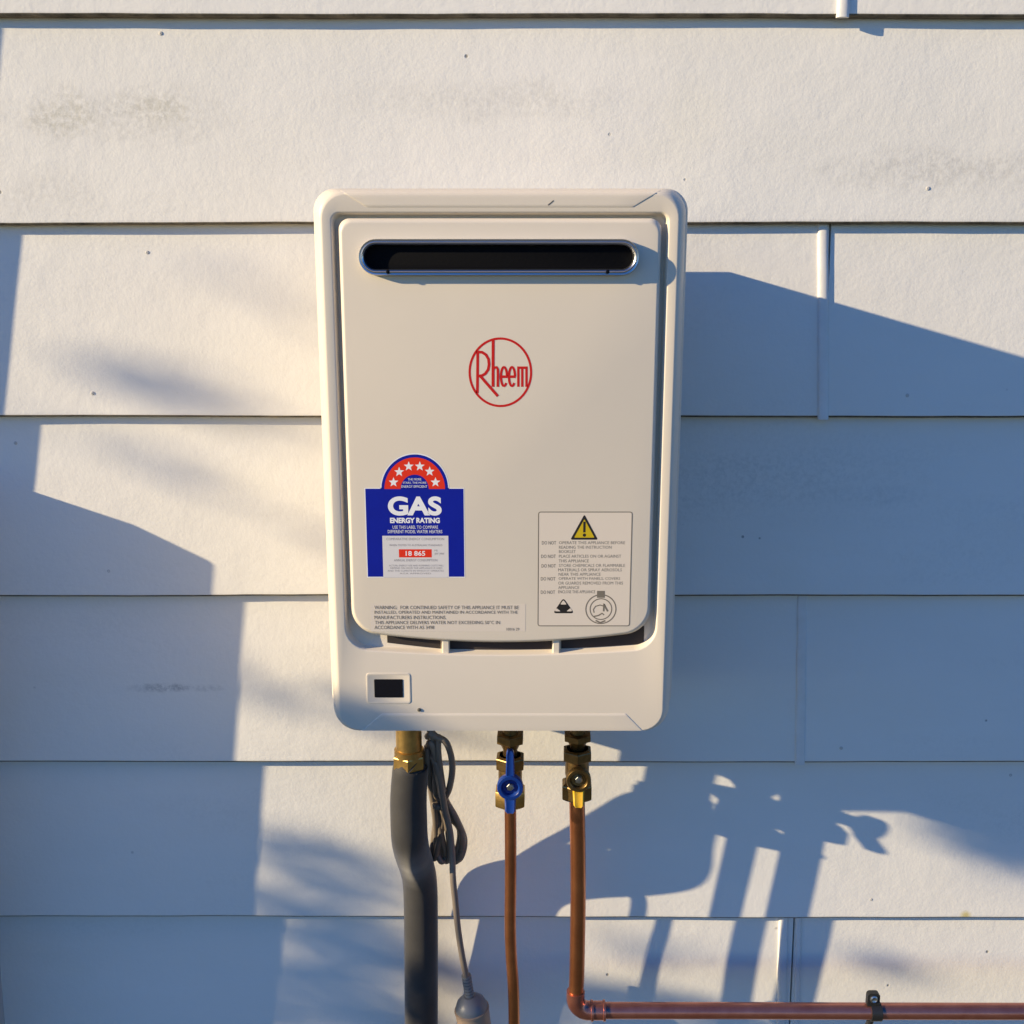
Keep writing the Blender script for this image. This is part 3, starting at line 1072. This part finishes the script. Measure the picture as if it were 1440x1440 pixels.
# stand-off clip on the horizontal run
cxp = V(1230, 1420).x
clip = thing('pipe_clip', 'small black clip holding the horizontal copper pipe to the wall', 'pipe clip', (cxp, -0.02, ze))
m = MB()
lp0 = []
sec = [(-0.0065, 0.0101), (-0.0065, 0.0118), (0.0065, 0.0118), (0.0065, 0.0101)]
nn = 20
for k in range(nn + 1):
    a = math.radians(-100 + 290 * k / nn)
    lp0.append([Vector((cxp + x, vg.y - r * math.cos(a), ze - 0.0006 + r * math.sin(a))) for x, r in sec])
m.loft(lp0, True, True)
m.build('clip_band', 'clip', clip, sharp=30)
m = MB()
m.loft([rrect(cxp - 0.0075 - 0.004, cxp + 0.0075 - 0.004, ze + 0.0095, ze + 0.0270, HPIPE - 0.002, 0.004, 0.001, 0, 5, 2),
        rrect(cxp - 0.0075 - 0.004, cxp + 0.0075 - 0.004, ze + 0.0095, ze + 0.0270, HPIPE + 0.005, 0.004, 0.001, 0, 5, 2)], True, True)
m.build('clip_tab', 'clip', clip, sharp=30)
m = MB()
m.lathe(Vector((cxp - 0.004, -HPIPE - 0.0045, ze + 0.0195)), (0, -1, 0), [(0, 0.0048), (0.0014, 0.0048), (0.0022, 0.0034), (0.0012, 0.002)], 14)
m.build('clip_screw', 'steel', clip)
m = MB()
m.tube([Vector((cxp - 0.004, -HPIPE, ze - 0.009)), Vector((cxp - 0.004, -HPIPE + 0.008, ze - 0.030)), Vector((cxp - 0.004, -0.03, ze - 0.125)), Vector((cxp - 0.004, 0.008, ze - 0.150))], 0.0042, 12, 5)
m.build('strut', 'clip', clip)
m = MB()
m.lathe(Vector((cxp - 0.004, 0.010, ze - 0.147)), (0, -1, 0), [(0, 0.014), (0.006, 0.014), (0.007, 0.006)], 16)
m.build('wall_plate', 'clip', clip)

# power cord with its coil and plug
cord = thing('power_cord', 'grey power cord coiled under the heater with plug hanging at its end', 'power cord', (V(664, 1440, 0.08).x, -0.08, V(664, 1440, 0.08).z - 0.05))
CR = 0.0039
run = [(603, 1024, 0), (612, 1035, 4), (628, 1045, 6), (636, 1075, 4), (632, 1108, 2), (622, 1132, 0), (632, 1145, 0), (647, 1165, 0), (651, 1190, 0), (645, 1208, 0), (636, 1211, -3), (645, 1188, -5), (646, 1165, -5), (632, 1148, -6),
       (616, 1125, -6), (608, 1095, -5), (604, 1060, -6), (603, 1046, 0), (608, 1048, 6), (614, 1075, 5), (619, 1110, 4), (623, 1150, 2), (618, 1180, 2), (612, 1206, 0), (608, 1200, -7), (611, 1170, -9), (614, 1140, -9),
       (610, 1105, -9), (605, 1075, -8), (606, 1062, 0), (613, 1078, 8), (620, 1112, 8), (627, 1150, 6), (633, 1195, 4), (630, 1210, 0), (623, 1206, -5), (618, 1180, -8), (619, 1145, -10), (615, 1110, -8), (608, 1082, -5),
       (612, 1070, 6), (619, 1098, 12), (625, 1135, 16), (633, 1170, 24), (636, 1205, 36), (637, 1235, 42), (640, 1265, 42), (644, 1305, 40), (650, 1345, 38), (656, 1374, 36)]


def coil_h(v):
    return 0.094 - 0.058 * min(max((v - 1040) / 170, 0), 1)


run = [(u, v, coil_h(v) + d / 1000) for u, v, d in run]
mbx = MB()
mbx.tube([V(*c) for c in run], CR, 10, 6)
mbx.build('cable', 'cord', cord)
mbx = MB()
mbx.tube([V(616.5, 1034, .098), V(617, 1060, .096), V(620, 1085, .088), V(624, 1112, .078)], CR * 0.85, 8, 6)
mbx.build('cable', 'cord', cord)
for extra in ([(601, 1036), (607, 1033), (612, 1052), (612, 1090), (614, 1130), (621, 1175), (627, 1203), (620, 1211), (614, 1190), (612, 1150), (606, 1110), (601, 1072), (601, 1048)],
              [(607, 1046), (617, 1078), (625, 1120), (641, 1150), (653, 1180), (649, 1204), (640, 1208), (634, 1182), (627, 1152), (617, 1120)]):
    mbx = MB()
    mbx.tube([V(u, v, coil_h(v) + (0.004 if k % 2 else -0.004)) for k, (u, v) in enumerate(extra)], CR, 10, 6)
    mbx.build('cable', 'cord', cord)
mbx = MB()
tie = V(617.5, 1131, .066)
mbx.lathe(tie + Vector((0, 0, 0.0035)), (0, 0.15, -1), [(0, 0.0082), (0.001, 0.0090), (0.006, 0.0090), (0.007, 0.0082)], 20)
mbx.build('cable_tie', 'cord', cord)
pa, pb2 = V(655.5, 1371, .070), V(667, 1440, .070)
ax = (pb2 - pa).normalized()
L2 = (pb2 - pa).length
mbx = MB()
prof = []
k = 0
d = 0.0
while d < 0.026:
    prof += [(d, 0.0058), (d + 0.0026, 0.0062), (d + 0.0027, 0.0048), (d + 0.0042, 0.0048)]
    d += 0.0043
prof += [(d, 0.0075), (d + 0.003, 0.012), (d + 0.008, 0.0175), (d + 0.014, 0.0200), (d + 0.020, 0.0207)]
mbx.lathe(pa, ax, prof, 28)
pl = mbx.build('plug', 'plug', cord, sharp=30)
mbx = MB()
mbx.lathe(pa + ax * (d + 0.0165), ax, [(0, 0.0200), (0.001, 0.0219), (0.0035, 0.0221), (0.0045, 0.0208), (0.006, 0.0212), (0.034, 0.0208), (0.036, 0.019)], 28)
mbx.build('plug_face', 'plugtan', pl)
mbx = MB()
for s in (-1, 1):
    q = pa + ax * (d + 0.05) + Vector((0.006 * s, 0, 0))
    mbx.lathe(q, ax, [(0, 0.0022), (0.018, 0.0022)], 6)
mbx.build('plug_pin', 'steel', pl)

# ------------------------------------------------------------------ things beside the frame that shade the wall
def hit(u, v, row_h=-0.006):
    return at(u, v, row_h)


# unseen cabinet, added to cast a box-shaped shadow: shadow of its front right edge falls at photo x 300 in the fourth board
pS = at(310, 800, -0.004)
HB = 0.105
bx1 = pS.x - KX * (HB + 0.004)
pT = at(296, 776, -0.004)
bz1 = pT.z + KZ * (HB + 0.004)
cab = thing('shade_cabinet', 'unseen grey enamelled cabinet beside the heater, added to shade the wall', 'cabinet', (bx1 - 0.2, 0, 0.35))
loops = [rrect(bx1 - 0.42, bx1, 0.35, bz1, 0.0 - 0.012, 0.004, 0.004), rrect(bx1 - 0.42, bx1, 0.35, bz1, HB - 0.034, 0.004, 0.004),
         rrect(bx1 - 0.418, bx1 - 0.0005, 0.352, bz1 - 0.014, HB - 0.002, 0.004, 0.004), rrect(bx1 - 0.416, bx1 - 0.002, 0.354, bz1 - 0.016, HB, 0.004, 0.004)]
cb = MB().loft(loops, True, True).build('cabinet_body', 'greybox', cab)
for v in cb.data.vertices:
    if v.co.y < -0.03:
        v.co.y -= (bz1 - v.co.z) * 0.021  # front leaned outward to fit the shadow edge
MB().loft([rrect(bx1 - 0.40, bx1 - 0.02, 0.38, bz1 - 0.03, HB - 0.003, 0.01, 0.01), rrect(bx1 - 0.40, bx1 - 0.02, 0.38, bz1 - 0.03, HB + 0.001, 0.01, 0.01)], False, True).build('cabinet_door', 'greybox', cab)
for v in cab.children[1].data.vertices:
    v.co.y -= (bz1 - v.co.z) * 0.021
# unseen conduit added above it: its right edge shades the left rim of the picture
pS = at(33, 340, -0.012)
CRD = 0.030
hc = 0.034
cxd = pS.x - KX * (hc + 0.012) - CRD * math.sqrt(1 + KX * KX)
mb = MB()
mb.tube([Vector((cxd, -hc, bz1 - 0.03)), Vector((cxd, -hc, 1.8)), Vector((cxd, -hc, 3.1))], CRD, 24, 4)
co = mb.build('shade_conduit', 'conduit')
tag(co, 'unseen grey vertical conduit pipe above the cabinet, added to shade the wall', 'conduit')

# loose-leaved tree up-sun of the wall
tree = thing('garden_tree', 'loose leafy garden tree standing to the side, up-sun of the wall', 'tree', (-8.5, -2.9, 0))
e1 = Vector((1, -KX, 0)).normalized()
e2 = L.cross(e1).normalized()
if e2.z < 0:
    e2 = -e2
leaf_mb = MB()
lr = random.Random(11)


def leaf(c, size):
    d = Vector((lr.gauss(0, 1), lr.gauss(0, 1), lr.gauss(0, 1))).normalized()
    s = d.orthogonal().normalized()
    a = c - d * size * 0.5
    b = c + d * size * 0.5
    w_ = s * size * 0.28
    leaf_mb.add([a, c + w_ - d * size * 0.05, b, c - w_ - d * size * 0.05], [(0, 1, 2), (0, 2, 3)])


twigs = []


def clump(u, v, hw, hh, opac, dist, size=0.04, h=-0.006):
    base = at(u, v, h)
    ctr = base - L * dist
    a = hw / 1200 / math.sqrt(1 + KX * KX) * 1.0
    b = hh / 1150 / 1.0 * 0.95
    area = math.pi * a * b
    n = int(-math.log(1 - opac) * area / (size * size * 0.28 * 0.5))
    for _ in range(n):
        r = math.sqrt(lr.random())
        t = lr.random() * 2 * math.pi
        leaf(ctr + e1 * a * r * math.cos(t) + e2 * b * r * math.sin(t) + L * lr.uniform(-0.15, 0.15), size)
    twigs.append(ctr)


for spec in ((250, 545, 150, 38, 0.62, 5.5), (400, 400, 130, 50, 0.16, 6), (170, 635, 190, 26, 0.30, 5.5), (380, 745, 150, 26, 0.36, 5), (390, 965, 150, 36, 0.42, 4.5),
             (470, 1222, 140, 50, 0.82, 4), (440, 1275, 120, 30, 0.7, 4), (490, 1345, 260, 55, 0.80, 4), (480, 1430, 280, 55, 0.88, 4), (560, 1330, 120, 20, 0.5, 4),
             (560, 1010, 120, 26, 0.45, 3.5), (930, 1345, 110, 22, 0.45, 4), (1290, 1375, 130, 26, 0.42, 4.5), (1340, 1225, 120, 16, 0.22, 4.5), (1250, 1360, 60, 18, 0.3, 4)):
    clump(*spec)
clump(525, 1038, 130, 46, 0.92, 3.0, 0.03, 0.25)
clump(490, 1012, 60, 24, 0.5, 3.0, 0.03, 0.25)
clump(720, 1425, 190, 42, 0.82, 3.2, 0.03, 0.09)
clump(600, 1400, 120, 60, 0.80, 3.2, 0.03, 0.06)
# the body of the crown, whose shade falls past the picture's left rim
for _ in range(26000):
    t = lr.random() * 2 * math.pi
    ph = math.acos(lr.uniform(-1, 1))
    r = lr.random() ** 0.4
    cc = Vector((-8.6 + 1.5 * r * math.sin(ph) * math.cos(t), -1.15 + 0.85 * r * math.sin(ph) * math.sin(t), 3.4 + 1.5 * r * math.cos(ph)))
    if noise.noise(cc * 1.6) < -0.05:
        continue
    q = cc + L * ((0 - cc.y) / L.y)
    if q.x > -0.85 and 0.3 < q.z < 2.2:
        continue
    leaf(cc, 0.06)
leaf_mb.build('crown', 'leaf', tree, smooth=False)
mb = MB()
mb.tube([(-8.6, -1.3, -0.05), (-8.55, -1.28, 1.0), (-8.6, -1.2, 2.2), (-8.6, -1.15, 3.6)], [0.14, 0.11, 0.09, 0.04], 14, 5)
mb.build('trunk', 'bark', tree)
